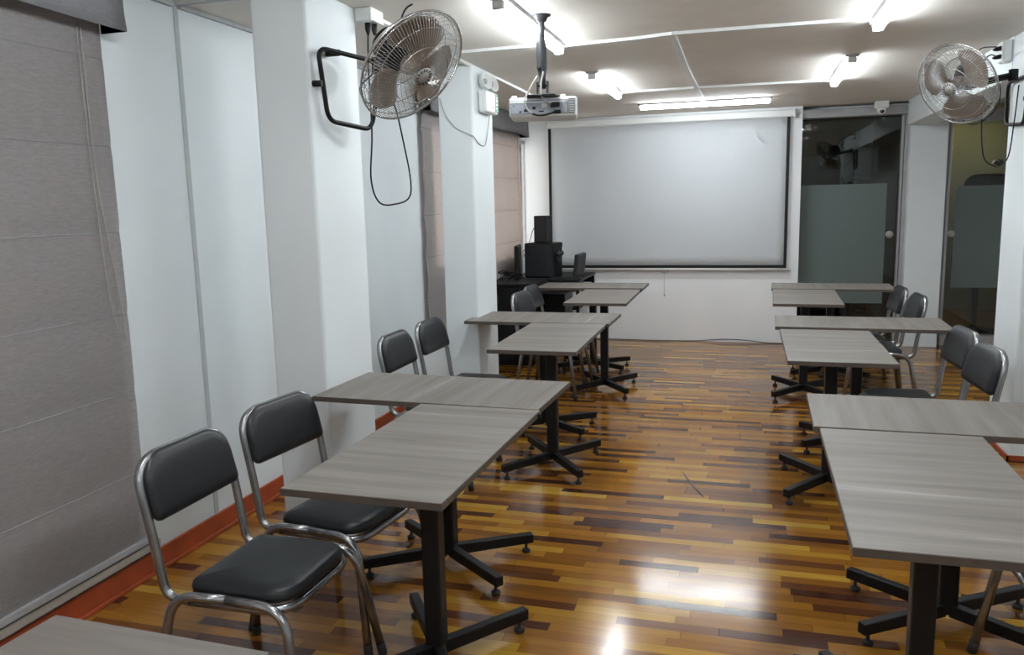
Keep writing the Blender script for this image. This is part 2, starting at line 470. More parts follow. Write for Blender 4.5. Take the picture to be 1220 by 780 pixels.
# ------------------------------------------------------------------ blinds
def blind(name, y0, y1, zt, zb, folds, mat, label, group, cord_y, seed, slant=.0):
    rnd = random.Random(seed)
    t = thing(name, label, 'blind', (XL+.028, 0, 0), 0, group)
    bm = bmesh.new(); ny = 36; zs = []
    fz = sorted(folds+[CZ-.012, zb], reverse=True)
    for a, b in zip(fz, fz[1:]):
        n = 8
        for k in range(n): zs.append((a+(b-a)*k/n, k/n))
    zs.append((fz[-1], 0))
    g = []
    for z, u in zs:
        row = []
        for j in range(ny+1):
            v = j/ny; y = y0+(y1-y0)*v
            sag = .006*math.sin(PI*u)*(1+.4*math.sin(7*v+seed))
            crease = -.003 if (u == 0 and z not in (CZ-.012, zb)) else 0
            wav = .0025*math.sin(23*v+3*z)*(.3+u)
            e = (1 if v > .5 else -1)*(.010*math.sin(PI*u)*abs(2*v-1)**8)
            row.append(bm.verts.new((sag+crease+wav, y - e + slant*(zt-z)*v, z)))
        g.append(row)
    for i in range(len(g)-1):
        for j in range(ny):
            bm.faces.new((g[i][j], g[i][j+1], g[i+1][j+1], g[i+1][j])).smooth = True
    ret = bmesh.ops.solidify(bm, geom=bm.faces[:], thickness=.0012)
    obj('panel', bm, mat, t)
    bm = bmesh.new(); bx(bm, (-.004, y0+.003, zb-.004), (.012, y1-.003, zb+.022), .003)
    obj('hem', bm, 'fab2', t)
    # stitched rods at folds
    bm = bmesh.new()
    for z in folds: tube(bm, [(-.001, y0+.004, z), (-.001, y1-.004, z)], .0018, 6)
    obj('seam', bm, 'fab2', t)
    # valance
    bm = bmesh.new(); rows = []
    for k, (x, z) in enumerate([(.09, CZ-.003), (.088, zt+.16), (.090, zt+.09), (.096, zt+.03)]):
        rows.append([bm.verts.new((x+.003*math.sin(9*j/16+seed), y0-.03+(y1-y0+.06)*j/16, z-.006*math.sin(j*.5)*(k == 3))) for j in range(17)])
    side = []
    for A, B in zip(rows, rows[1:]):
        for j in range(16): bm.faces.new((A[j], A[j+1], B[j+1], B[j])).smooth = True
    for j in (0, 16):
        w = [bm.verts.new((-.024, rows[k][j].co.y, rows[k][j].co.z)) for k in range(4)]
        for k in range(3): bm.faces.new((w[k], w[k+1], rows[k+1][j], rows[k][j]))
    bmesh.ops.solidify(bm, geom=bm.faces[:], thickness=.002)
    obj('valance', bm, 'fab2', t)
    # cords
    for dy in (0, .018):
        bm = bmesh.new()
        tube(bm, catmull([(.018, cord_y+dy, zt+.04), (.020, cord_y+dy+.004, zt-.5), (.022, cord_y+.03+dy*3, zt-1.0), (.022, cord_y+.075+dy*.5, zt-1.12)], 6), .0017, 5)
        obj('cord', bm, 'cordw', t)
    return t
F = [2.047, 1.73, 1.41, 1.093, .787, .458]
G = 'roman blinds over the windows'
blind('roman_blind', .55, 2.56, 2.12, .16, F, 'fab1', 'large grey linen roman blind hanging close beside the near chairs', G, 2.43, 1)
blind('roman_blind', 5.60, 6.90, 2.13, .45, F[:5], 'fab1', 'grey roman blind seen as a narrow strip behind the fan, between two columns', G, 6.75, 2)
blind('roman_blind', 7.00, 8.27, 2.13, .45, F[:5], 'fab1', 'peach-lit roman blind beside the projection screen, over the computer desk', G, 8.1, 3, slant=.02)

# ------------------------------------------------------------------ tables
W, L, H = .462, .928, .75
def make_table(label):
    t = thing('training_table', label, 'table', (0, 0, 0), 0, 'grey laminate tables set in T shapes')
    # local: x = short side, y = long side
    bm = bmesh.new(); bx(bm, (-W/2, -L/2, H-.020), (W/2, L/2, H), .0015)
    top = obj('tabletop', bm, 'table', t)
    bm = bmesh.new(); e = .0014
    for lo, hi in (((-W/2-e, -L/2-e), (W/2+e, -L/2)), ((-W/2-e, L/2), (W/2+e, L/2+e)), ((-W/2-e, -L/2), (-W/2, L/2)), ((W/2, -L/2), (W/2+e, L/2))):
        bx(bm, (*lo, H-.0205), (*hi, H-.0015))
    obj('edge_band', bm, 'edge', top)
    bm = bmesh.new(); bx(bm, (-.14, -.20, H-.026), (.14, .20, H-.0205), .001)
    bx(bm, (-.15, -.02, H-.045), (.15, .02, H-.026), .002); bx(bm, (-.018, -.26, H-.045), (.018, .26, H-.026), .002)
    obj('mounting_plate', bm, 'black', t)
    bm = bmesh.new(); bx(bm, (-.030, -.030, .05), (.030, .030, H-.044), .008)
    obj('column', bm, 'black', t)
    for sx in (-1, 1):
        for sy in (-1, 1):
            a = math.atan2(sy*.275, sx*.20)
            Mx = Matrix.Rotation(a, 4, 'Z')
            bm = bmesh.new(); vs = bx(bm, (.015, -.017, .042), (.365, .017, .088), .004)
            for v in vs:
                if v.co.x > .3: v.co.z = .042+(v.co.z-.042)*.86
            for v in vs: v.co = Mx @ v.co
            lg = obj('leg', bm, 'black', t)
            bm = bmesh.new(); lathe(bm, [(.016, 0), (.018, .004), (.018, .012), (.011, .016), (.006, .018), (.006, .043)], Mx @ Matrix.Translation((.335, 0, 0)), 12)
            obj('leveling_foot', bm, 'rubber', lg)
    bm = bmesh.new(); bx(bm, (W/2+.001, L/2-.03, H-.022), (W/2+.010, L/2-.012, H-.006), .002)
    obj('connector', bm, 'blackpl', t)
    return t
T = {}
specs = [
 ('L1F', -.9473, 2.2502, -.016, 'grey laminate table with its short end toward the two nearest black chairs'),
 ('L1R', -1.1734, 2.9651, -.033+PI/2, 'crosswise grey table touching the far end of the one beside the two nearest chairs'),
 ('L2F', -1.0489, 4.3004, .011, 'middle-row lengthwise grey table beside the chairs by the windows'),
 ('L2R', -1.2696, 5.0065, -.005+PI/2, 'middle-row crosswise grey table reaching the column under the emergency light'),
 ('L3F', -1.085, 6.2126, .0165, 'lengthwise grey table in the last row by the computer desk'),
 ('L3R', -1.3212, 6.9899, .008+PI/2, 'crosswise grey table directly in front of the computer desk'),
 ('R1F', .4572, 2.206, -.0055, 'large lengthwise grey table in the nearest row on the glass door side'),
 ('R1R', .6797, 2.9139, -.015+PI/2, 'crosswise grey table at the far end of the nearest row, glass door side'),
 ('R2F', .4062, 4.2448, .004, 'lengthwise grey table in the middle row on the glass door side'),
 ('R2R', .6198, 5.0233, -.022+PI/2, 'crosswise grey table of the middle row, ending by the chairs at the far column'),
 ('R3F', .4064, 6.3048, -.024, 'lengthwise grey table in the last row before the glass door'),
 ('R3R', .6485, 7.0507, -.026+PI/2, 'crosswise grey table standing right before the sliding glass door'),
 ('L0', -1.005, .625, -.03, 'grey table corner cut off at the bottom edge beside the near blind'),
]
base = None
for k, x, y, a, lab in specs:
    if base is None:
        base = make_table(lab); base.location = (x, y, 0); base.rotation_euler = (0, 0, a)
    else: dup(base, (x, y, 0), a, lab)

# ------------------------------------------------------------------ chairs
def make_chair(label):
    t = thing('chair', label, 'chair', (0, 0, 0), 0, 'padded black vinyl chairs with steel tube frames')
    # seat cushion
    bm = bmesh.new()
    def outl(ins):
        pts = rrect(.172, .182, (.085, .085, .03, .03), 8)(ins)
        return [(x*1.0, y*(1+.02*(x/.17))) for x, y in pts]
    prism(bm, outl, [(.012, .378), (.002, .384), (0, .398), (.004, .412), (.016, .421), (.05, .427), (.10, .429)])
    seat = obj('seat', bm, 'vinyl', t)
    # ring frame below the seat joining the back uprights
    back_pts = []
    r = .0138
    ring = fillet([(-.150, -.196, .366), (.165, -.188, .366), (.165, .188, .366), (-.150, .196, .366)], [0, .09, .09, 0], 8)
    bm = bmesh.new(); tube(bm, ring, r, 10)
    obj('seat_frame', bm, 'chrome', t)
    def bxp(z): return -.262-(z-.606)*.243
    path = fillet([(-.150, -.196, .366), (-.232, -.196, .372), (-.262, -.200, .58), (bxp(.774), -.200, .774), (bxp(.774), .200, .774), (-.262, .200, .58), (-.232, .196, .372), (-.150, .196, .366)],
                  [0, .10, .09, .10, .10, .09, .10, 0], 8)
    bm = bmesh.new(); tube(bm, path, r, 10)
    obj('back_frame', bm, 'chrome', t)
    # backrest cushion, modelled in (u = y, v = z) then curved
    bm = bmesh.new()
    hh = .097; zc = .690
    f = rrect(.194, hh, (.022, .090, .090, .022), 9)
    prism(bm, f, [(.020, -.026), (.004, -.020), (0, -.008), (.002, .004), (.012, .014), (.03, .019), (.06, .021)])
    for v in bm.verts:
        u, w, d = v.co.x, v.co.y, v.co.z
        z = zc+w
        curve = -.016*(1-(u/.194)**2)
        v.co = Vector((-.262-(z-.606)*.243+.010+d+curve+.008, u, z))
    bk = obj('backrest', bm, 'vinyl', t)
    for sy in (-1, 1):
        for fx in (-1, 1):
            if fx < 0: p = [(-.262, sy*.252, .012), (-.206, sy*.204, .385), (-.02, sy*.204, .389)]
            else: p = [(.225, sy*.252, .012), (.168, sy*.204, .385), (-.02, sy*.204, .389)]
            bm = bmesh.new(); tube(bm, fillet(p, [0, .085, 0], 9), .0145, 10)
            lg = obj('leg', bm, 'chrome', t)
            q = Vector(p[0]); d = (Vector(p[1])-q).normalized()
            bm = bmesh.new(); tube(bm, [(q.x-d.x*.012/d.z, q.y-d.y*.012/d.z, .0), (q+d*.03)], .0155, 10)
            obj('foot_cap', bm, 'rubber', lg)
    return t
cs = [
 (-1.383, 2.022, -.007, 'black padded chair nearest the viewer, its whole seat in view beside the blind'),
 (-1.385, 2.52, -.12, 'black padded chair tucked half under the table, second from the near blind'),
 (-1.60, 4.06, .0, 'black padded chair against bare white wall, first of the middle pair'),
 (-1.60, 4.57, -.02, 'black padded chair in front of the narrow strip of blind, far one of its pair'),
 (-1.446, 6.098, -.083, 'black padded chair catching light on its back, by the dark front of the computer desk'),
 (-1.49, 6.60, -.041, 'grey-looking padded chair closest to the black computer desk'),
 (.775, 4.08, PI+.07, 'black padded chair in front of the far column, nearer one of its pair'),
 (.79, 4.60, PI+.08, 'black padded chair below the dark glass door, behind its twin at the middle row'),
 (.855, 6.18, PI+.05, 'black padded chair against the white pier, nearer one of the last-row pair'),
 (.822, 6.70, PI+.046, 'black padded chair by the sliding glass door frame, far one of the last-row pair'),
 (.95, 2.50, PI, 'chair of which only one steel leg shows under the nearest table by the photo edge'),
]
ch0 = None
for x, y, a, lab in cs:
    if ch0 is None:
        ch0 = make_chair(lab); ch0.location = (x, y, 0); ch0.rotation_euler = (0, 0, a)
    else: dup(ch0, (x, y, 0), a, lab)

# ------------------------------------------------------------------ projection screen
t = thing('projection_screen', 'large white pull-down projection screen with black border on the far wall', 'projection screen', (0, YB, 0))
bm = bmesh.new()
prof = [(-.002, 2.322), (-.075, 2.322), (-.084, 2.312), (-.084, 2.262), (-.075, 2.250), (-.002, 2.250)]
A = [bm.verts.new((-2.075, yy, z)) for yy, z in prof]; B = [bm.verts.new((.385, yy, z)) for yy, z in prof]
for k in range(6): bm.faces.new((A[k], A[(k+1) % 6], B[(k+1) % 6], B[k]))
bm.faces.new(A); bm.faces.new(B[::-1])
case = obj('case', bm, 'white', t)
for x0 in (-2.092, .383):
    bm = bmesh.new(); bx(bm, (x0, -.09, 2.243), (x0+.018, -.001, 2.328), .005); ec = obj('end_cap', bm, 'white', t)
    bm = bmesh.new(); lathe(bm, [(0, -.001), (.006, -.001), (.006, .002), (0, .003)], Matrix.Translation((x0+.009, -.0905, 2.305)) @ Matrix.Rotation(PI/2, 4, 'X'), 10)
    obj('screw', bm, 'alu', ec)
bm = bmesh.new(); nx = 24; rows = []
for i in range(13):
    z = 2.252-(2.252-.775)*i/12
    rows.append([bm.verts.new((-2.073+(.355+2.073)*j/nx, -.045+.004*math.sin(j*.55+i*.35)*(i/12), z)) for j in range(nx+1)])
for A, B in zip(rows, rows[1:]):
    for j in range(nx): bm.faces.new((A[j], A[j+1], B[j+1], B[j])).smooth = True
bmesh.ops.solidify(bm, geom=bm.faces[:], thickness=.001)
obj('screen_fabric', bm, 'screen', t)
bm = bmesh.new(); b = .030
bx(bm, (-2.075, -.055, .776), (-2.075+b, -.0515, 2.25)); bx(bm, (.357-b, -.055, .776), (.357, -.0515, 2.25)); bx(bm, (-2.075, -.0552, .776), (.357, -.0513, .776+b))
obj('border', bm, 'sblack', t)
bm = bmesh.new(); tube(bm, [(-2.085, -.045, .762), (.40, -.045, .762)], .013, 10)
obj('bottom_bar', bm, 'white', t)
bm = bmesh.new()
tube(bm, fillet([(-.885, -.045, .75), (-.885, -.05, .73), (-.815, -.05, .73), (-.815, -.045, .75)], .01, 4), .004, 6)
tube(bm, [(-.85, -.048, .73), (-.852, -.04, .60), (-.85, -.035, .50)], .0018, 5)
lathe(bm, [(0, 0), (.007, .004), (.007, .02), (.002, .03)], Matrix.Translation((-.85, -.035, .475)), 8)
obj('pull_cord', bm, 'cordw', t)
bm = bmesh.new(); tube(bm, catmull([(-1.6, YB-.02, .006), (-1.0, YB-.04, .006), (-.55, YB-.012, .006), (-.25, YB-.012, .03), (-.02, YB-.015, .025), (.2, YB-.03, .006), (.44, YB-.02, .006)], 8), .004, 6)
tag(obj('floor_cable', bm, 'blackpl'), 'thin dark cable lying along the foot of the far wall', 'cable')

# ------------------------------------------------------------------ projector and mount
px, py = -.957, 3.83
t = thing('projector_mount', 'dark steel ceiling pole with round plate holding the projector', 'projector mount', (px, py, CZ))
bm = bmesh.new(); lathe(bm, [(0, 0), (.042, 0), (.042, -.006), (.03, -.010), (.022, -.03), (0, -.03)], None, 28); obj('ceiling_plate', bm, 'dgrey', t)
bm = bmesh.new(); tube(bm, [(0, 0, -.01), (.0, 0, -.08), (-.004, 0, -.12)], [.014, .014, .018], 12); obj('neck', bm, 'dgrey', t)
bm = bmesh.new(); tube(bm, [(-.004, 0, -.09), (-.004, 0, -.13), (-.002, 0, -.24), (0, 0, -.285), (0, 0, -.335)], [.014, .024, .024, .015, .015], 14); obj('pole', bm, 'dgrey', t)
for sg in (-1, 1):
    bm = bmesh.new(); bx(bm, (sg*.024-.004, -.012, -.365), (sg*.024+.004, .012, -.30), .002); obj('bracket_arm', bm, 'dgrey', t)
bm = bmesh.new(); bx(bm, (-.03, -.014, -.365), (.03, .014, -.357), .002); bx(bm, (-.075, -.06, -.372), (.075, .06, -.364), .002); obj('bracket_plate', bm, 'dgrey', t)
bm = bmesh.new(); tube(bm, [(-.03, 0, -.32), (.03, 0, -.32)], .006, 8); obj('pivot_bolt', bm, 'dgrey', t)
bm = bmesh.new(); tube(bm, [(-.012, -.018, -.24), (-.012, -.034, -.24)], .008, 8); obj('adjusting_screw', bm, 'dgrey', t)
t = thing('projector', 'light grey projector hanging under the ceiling, its cable sockets facing the viewer', 'projector', (px, py, 1.935), .20)
bm = bmesh.new(); bx(bm, (-.162, -.005, -.047), (.162, .235, .043), .010)
body = obj('body', bm, 'white', t)
bm = bmesh.new(); bx(bm, (-.155, -.012, -.034), (.118, -.004, .030), .003)
rp = obj('rear_panel', bm, 'offw', t)
bm = bmesh.new(); bx(bm, (-.158, -.0145, .016), (.118, -.012, .022), .001); obj('ridge', bm, 'white', rp)
bm = bmesh.new(); bx(bm, (.122, -.012, -.034), (.150, -.004, .032), .002)
vent = obj('vent', bm, 'dgrey', t)
for k in range(8):
    bm = bmesh.new(); bx(bm, (.123, -.0145, -.031+k*.0078), (.149, -.012, -.028+k*.0078)); obj('vent_slat', bm, 'white', vent)
for x0, x1, z0, z1, mt in ((-.006, .020, -.006, .012, 'white'), (-.142, -.137, .0, .008, 'blackpl'), (-.09, -.07, -.024, -.012, 'blackpl'), (-.05, -.035, -.014, -.002, 'blackpl'),
                           (-.02, .004, -.027, -.021, 'blackpl'), (.035, .055, -.008, .006, 'dgrey'), (-.112, -.104, -.028, -.020, 'blackpl')):
    bm = bmesh.new(); bx(bm, (x0, -.0135, z0), (x1, -.0118, z1), .0005); obj('label_plate' if mt == 'white' else 'port', bm, mt, rp)
for x in (-.14, .095):
    bm = bmesh.new(); lathe(bm, [(0, .043), (.014, .043), (.014, .052), (.010, .056), (0, .056)], Matrix.Translation((x, .03, 0)), 14); obj('foot', bm, 'white', t)
bm = bmesh.new(); tube(bm, [(.0, .235, 0), (.0, .255, 0)], .035, 18); obj('lens', bm, 'lens', t)
def cable(name, label, pts, split, plugs):
    t = thing(name, label, 'cable', (px, py, 1.935), .20)
    c = catmull(pts, 8); k = int(len(c)*split)
    bm = bmesh.new(); tube(bm, c[:k+1], .0042, 8); obj('grey_lead', bm, 'cordw', t)
    if split < 1:
        bm = bmesh.new(); tube(bm, c[k:], .0046, 8); obj('black_lead', bm, 'blackpl', t)['label'] = 'black end of the cable'
    for lo, hi in plugs:
        bm = bmesh.new(); bx(bm, lo, hi, .003); obj('plug', bm, 'blackpl', t)
cable('video_cable', 'long looping cable hanging across the back of the projector to its lower socket',
      [(-.024, -.03, .135), (-.058, -.04, .08), (-.085, -.05, .02), (-.070, -.045, -.02), (-.035, -.045, -.042), (.01, -.045, -.044), (.058, -.035, -.030)], .60, [((.052, -.034, -.037), (.085, -.0125, -.021))])
cable('power_cable', 'short cable dropping from the projector pole to its upper socket',
      [(.006, -.028, .155), (-.006, -.036, .10), (-.004, -.04, .045), (.020, -.04, .015), (.055, -.03, .006)], .85, [((.045, -.036, -.006), (.080, -.0125, .015))])

# ------------------------------------------------------------------ wall fans
def frame_from(n, up=Vector((0, 0, 1))):
    n = Vector(n).normalized(); x = up.cross(n).normalized(); y = n.cross(x)
    return Matrix((x, y, n)).transposed().to_4x4()
def fan(name, pos, n, label, R, spin, bracket, pins, cords, neck_to):
    t = thing(name, label, 'fan', pos, 0, 'wall mounted oscillating fans')
    M = frame_from(n)
    def P(bm):
        for v in bm.verts: v.co = M @ v.co
    # guards : radial wires
    nw = 100
    def gd(z_of, r0, nwires, rings, nm, hz):
        bm = bmesh.new()
        for k in range(nwires):
            a = 2*PI*k/nwires; pts = []
            for i in range(9):
                r = r0+(R-r0)*i/8
                pts.append((r*math.cos(a+.10*(1-i/8)), r*math.sin(a+.10*(1-i/8)), z_of(r)))
            tube(bm, pts, .0012, 4, cap=False)
        for r, th in rings:
            tube(bm, [(r*math.cos(2*PI*k/48), r*math.sin(2*PI*k/48), z_of(r)) for k in range(48)], th, 6, closed=True)
        P(bm); return obj(nm, bm, 'wire', t)
    zf = lambda r: .066*(1-(r/R)**3.2)
    zb = lambda r: -.070*(1-(r/R)**5)-.002
    gd(zf, .036, nw, [(R, .0042), (R*.52, .0018), (R*.80, .0012), (R*.965, .0015)], 'front_guard', 0)
    gd(zb, .055, nw//2, [(R, .003), (R*.55, .0018), (R*.82, .0018), (.055, .003), (R*.95, .0018)], 'rear_guard', 0)
    # blades
    for b in range(3):
        bm = bmesh.new(); a0 = spin+2*PI*b/3; g = []
        nr, na = 8, 8
        for i in range(nr+1):
            u = i/nr; r = .03+(R*.90-.03)*u
            wid = (.30+1.30*math.sin(min(1, u*1.15)*PI*.62)**.8) if u > 0 else .35
            if u > .75: wid *= math.sqrt(max(0.0, 1-((u-.75)/.25)**2*.75))
            row = []
            for j in range(na+1):
                s = j/na-.5
                a = a0+s*wid+.25*u
                row.append(bm.verts.new((r*math.cos(a), r*math.sin(a), -.012-.045*s*(.6+.6*(1-u))+.01*(4*s*s))))
            g.append(row)
        for A, B in zip(g, g[1:]):
            for j in range(na): bm.faces.new((A[j], A[j+1], B[j+1], B[j])).smooth = True
        bmesh.ops.solidify(bm, geom=bm.faces[:], thickness=.0015)
        P(bm); obj('blade', bm, 'blade', t)
    bm = bmesh.new(); lathe(bm, [(0, .02), (.02, .018), (.034, .005), (.036, -.03), (0, -.03)], None, 20); P(bm); obj('hub', bm, 'blade', t)
    bm = bmesh.new(); lathe(bm, [(0, .072), (.018, .072), (.020, .069), (.038, .069), (.040, .064), (.036, .060), (0, .060)], None, 28); P(bm)
    bd = obj('badge', bm, 'silver', t)
    bm = bmesh.new()
    for k in range(14):
        a = 2*PI*k/14; bx(bm, (-.0022, .023, .0685), (.0022, .035, .0702), 0, Matrix.Rotation(a, 4, 'Z'))
    P(bm); obj('badge_slot', bm, 'dgrey', bd)
    # motor
    bm = bmesh.new(); lathe(bm, [(0, -.185), (.040, -.183), (.066, -.168), (.074, -.135), (.072, -.085), (.060, -.066), (0, -.066)], None, 28); P(bm); mt = obj('motor', bm, 'blackpl', t)
    bm = bmesh.new()
    for k in range(20):
        a = 2*PI*k/20; bx(bm, (.0725, -.003, -.145), (.0765, .003, -.090), 0, Matrix.Rotation(a, 4, 'Z'))
    P(bm); obj('cooling_rib', bm, 'black', mt)
    # neck and bracket, given relative to world
    mc = M @ Vector((0, 0, -.12)); nt = Vector(neck_to)-Vector(pos)
    bm = bmesh.new(); tube(bm, [mc+Vector((0, 0, -.01)), mc+(nt-mc)*.35+Vector((0, 0, -.035)), nt], [.024, .020, .017], 12)
    bm2 = bm
    lathe(bm, [(.022, -.03), (.024, -.028), (.024, .028), (.022, .03)], Matrix.Translation(nt), 14)
    obj('neck', bm, 'blackpl', t)
    bm = bmesh.new(); tube(bm, [Vector(p)-Vector(pos) for p in fillet(bracket, .05, 8, closed=True)], .0098, 12, closed=True)
    br = obj('wall_bracket', bm, 'blackpl', t)
    for (a, b) in pins:
        bm = bmesh.new(); tube(bm, [Vector(a)-Vector(pos), Vector(b)-Vector(pos)], .013, 10); obj('clamp', bm, 'blackpl', br)
    for c in cords:
        bm = bmesh.new(); tube(bm, [p-Vector(pos) for p in catmull(c, 8)], .0036, 8); obj('cord', bm, 'blackpl', t)
    return t
fan('wall_fan', (-1.207, 2.858, 1.989), (.722, -.275, -.634), 'wall fan on the column beside the near blind, tilted down with its round wire guard', .225, 1.78,
    [(-1.665, 2.985, 2.115), (-1.665, 3.04, 1.835), (-1.60, 3.30, 1.815), (-1.56, 3.30, 1.99), (-1.55, 3.28, 2.095)],
    [((-1.692, 2.978, 1.975), (-1.655, 2.985, 1.975)), ((-1.692, 3.10, 2.11), (-1.63, 3.10, 2.11))],
    [[(-1.49, 3.24, 2.09), (-1.545, 3.19, 2.02), (-1.56, 3.13, 1.97), (-1.57, 3.20, 1.92), (-1.53, 3.28, 1.92)],
     [(-1.42, 3.0, 2.02), (-1.42, 3.15, 1.90), (-1.45, 3.30, 1.75), (-1.46, 3.38, 1.60), (-1.47, 3.38, 1.52), (-1.50, 3.30, 1.492), (-1.54, 3.22, 1.50), (-1.565, 3.20, 1.60), (-1.56, 3.22, 1.80), (-1.60, 3.30, 2.10), (-1.64, 3.40, 2.285)],
     [(-1.35, 2.98, 2.12), (-1.42, 3.12, 2.17), (-1.50, 3.22, 2.19), (-1.56, 3.30, 2.22), (-1.63, 3.42, 2.285)],
     [(-1.33, 3.02, 2.12), (-1.33, 3.05, 2.20), (-1.32, 3.08, 2.25), (-1.30, 3.10, 2.27)]],
    (-1.53, 3.24, 2.075))
fan('wall_fan', (1.045, 4.94, 2.055), (-.66, -.60, -.45), 'wall fan near the dark glass door, mounted on the far column by the photo edge', .222, .4,
    [(1.39, 5.34, 2.09), (1.39, 5.33, 1.86), (1.395, 5.02, 1.84), (1.395, 4.97, 2.09)],
    [((1.412, 5.0, 1.97), (1.38, 5.0, 1.97))],
    [[(1.20, 5.05, 2.0), (1.21, 5.10, 1.90), (1.22, 5.1, 1.75), (1.25, 5.14, 1.66), (1.31, 5.16, 1.622), (1.34, 5.18, 1.63), (1.37, 5.16, 1.68), (1.375, 5.12, 1.85), (1.375, 5.08, 2.05)],
     [(1.09, 5.05, 1.98), (1.12, 5.10, 1.88), (1.20, 5.15, 1.86), (1.30, 5.22, 1.93), (1.34, 5.28, 2.02), (1.33, 5.28, 2.09)],
     [(1.16, 5.08, 2.16), (1.17, 5.14, 2.22), (1.22, 5.22, 2.275), (1.33, 5.38, 2.30)],
     [(1.18, 5.06, 2.14), (1.21, 5.14, 2.19), (1.26, 5.22, 2.235), (1.33, 5.38, 2.25)]],
    (1.34, 5.06, 2.10))
bm = bmesh.new(); lathe(bm, [(0, -.016), (.018, -.014), (.020, 0), (.018, .014), (0, .016)], Matrix.Translation((1.335, 5.18, 1.645)) @ Matrix.Rotation(PI/2, 4, 'X') @ Matrix.Rotation(PI/2, 4, 'Y'), 16)
tube(bm, [(1.315, 5.17, 1.642), (1.30, 5.165, 1.65)], .010, 8)
tag(obj('inline_plug', bm, 'blackpl'), 'black plug hanging on the loop of fan cord below the far fan', 'plug')

# socket boxes
def socket_box(lo, hi, label, plugs, face):
    t = thing('socket_box', label, 'socket box', ((lo[0]+hi[0])/2, (lo[1]+hi[1])/2, (lo[2]+hi[2])/2), 0)
    o = Vector(t.location)
    bm = bmesh.new(); bx(bm, Vector(lo)-o, Vector(hi)-o, .006); obj('housing', bm, 'white', t)
    bm = bmesh.new(); f0, f1 = face; bx(bm, Vector(f0)-o, Vector(f1)-o, .003); obj('cover_plate', bm, 'white', t)
    for a, b in plugs:
        bm = bmesh.new(); a, b = Vector(a)-o, Vector(b)-o; tube(bm, [a, a+(b-a)*.6, b], [.014, .012, .005], 10); obj('plug', bm, 'blackpl', t)
    return t
socket_box((-1.688, 3.37, 2.29), (-1.61, 3.50, 2.349), 'white socket box at the ceiling above the near fan with two black plugs', [((-1.645, 3.405, 2.292), (-1.645, 3.405, 2.235)), ((-1.63, 3.44, 2.292), (-1.63, 3.44, 2.24))], ((-1.66, 3.38, 2.287), (-1.60, 3.49, 2.292)))
socket_box((1.365, 5.365, 2.215), (1.408, 5.47, 2.335), 'white socket box on the beam above the far fan with two black plugs', [((1.362, 5.40, 2.295), (1.315, 5.385, 2.285)), ((1.362, 5.40, 2.25), (1.315, 5.385, 2.24))], ((1.358, 5.37, 2.22), (1.365, 5.465, 2.33)))

# emergency light on the second column
t = thing('emergency_light', 'white twin-lamp emergency light with a green exit sticker on the column', 'emergency light', (-1.69, 5.19, 2.15))
bm = bmesh.new(); bx(bm, (.001, -.15, -.085), (.060, .10, .055), .014); obj('housing', bm, 'white', t)
bm = bmesh.new(); bx(bm, (.0602, .03, -.07), (.0620, .094, .045), .0005); gp = obj('exit_sticker', bm, 'green', t)
bm = bmesh.new(); bx(bm, (.0622, .05, -.004), (.0628, .075, .010)); bx(bm, (.0622, .045, -.050), (.0628, .08, -.042)); bx(bm, (.0622, .058, .016), (.0628, .068, .026)); bx(bm, (.0622, .045, -.026), (.0628, .08, -.018))
obj('pictogram', bm, 'white', gp)
bm = bmesh.new(); bx(bm, (.0602, -.02, -.050), (.0608, .012, -.044)); obj('printed_mark', bm, 'blackpl', t)
for yy in (-.10, .04):
    Mx = Matrix.Translation((.035, yy, .11)) @ Matrix.Rotation(PI/2-.2, 4, 'Y') @ Matrix.Rotation(.25, 4, 'X')
    bm = bmesh.new(); lathe(bm, [(0, -.03), (.030, -.030), (.048, -.012), (.054, .012), (.054, .02), (.048, .02), (.040, .010), (.020, .0), (0, -.002)], Mx, 24)
    hd = obj('lamp_head', bm, 'white', t)
    bm = bmesh.new(); lathe(bm, [(0, .016), (.012, .014), (.018, .004), (.019, .0), (0, .0)], Mx, 16); obj('bulb', bm, 'silver', hd)
    bm = bmesh.new(); tube(bm, [(.03, yy, .05), (.03, yy, .075)], .012, 10); obj('lamp_stem', bm, 'white', t)
bm = bmesh.new(); tube(bm, catmull([(.03, .0, -.085), (.012, .02, -.16), (.006, -.03, -.28), (.005, -.12, -.29), (.005, -.20, -.27), (.005, -.262, -.245), (-.010, -.268, -.235), (-.09, -.266, -.20), (-.13, -.266, -.17), (-.18, -.266, -.10), (-.215, -.266, .0)], 8), .003, 6); obj('cord', bm, 'cordw', t)

# dome camera
t = thing('security_camera', 'small white dome camera at the ceiling over the sliding glass door', 'security camera', (1.17, 8.50, CZ))
bm = bmesh.new(); bx(bm, (-.062, -.045, -.065), (.058, .045, 0), .006); obj('junction_box', bm, 'white', t)
bm = bmesh.new(); lathe(bm, [(.048, -.065), (.046, -.075), (.040, -.10), (.022, -.118), (0, -.122)], Matrix.Translation((0, 0, 0)), 20); obj('dome', bm, 'white', t)
bm = bmesh.new(); lathe(bm, [(0, -.008), (.018, -.006), (.020, 0), (.018, .006), (0, .01)], Matrix.Translation((0.0, -.036, -.092)) @ Matrix.Rotation(PI/2, 4, 'X'), 16); obj('lens', bm, 'lens', t)
bm = bmesh.new(); tube(bm, catmull([(.055, 0, -.035), (.12, 0, -.02), (.20, 0, -.022), (.262, 0, -.03)], 6), .0035, 6); obj('cord', bm, 'blackpl', t)

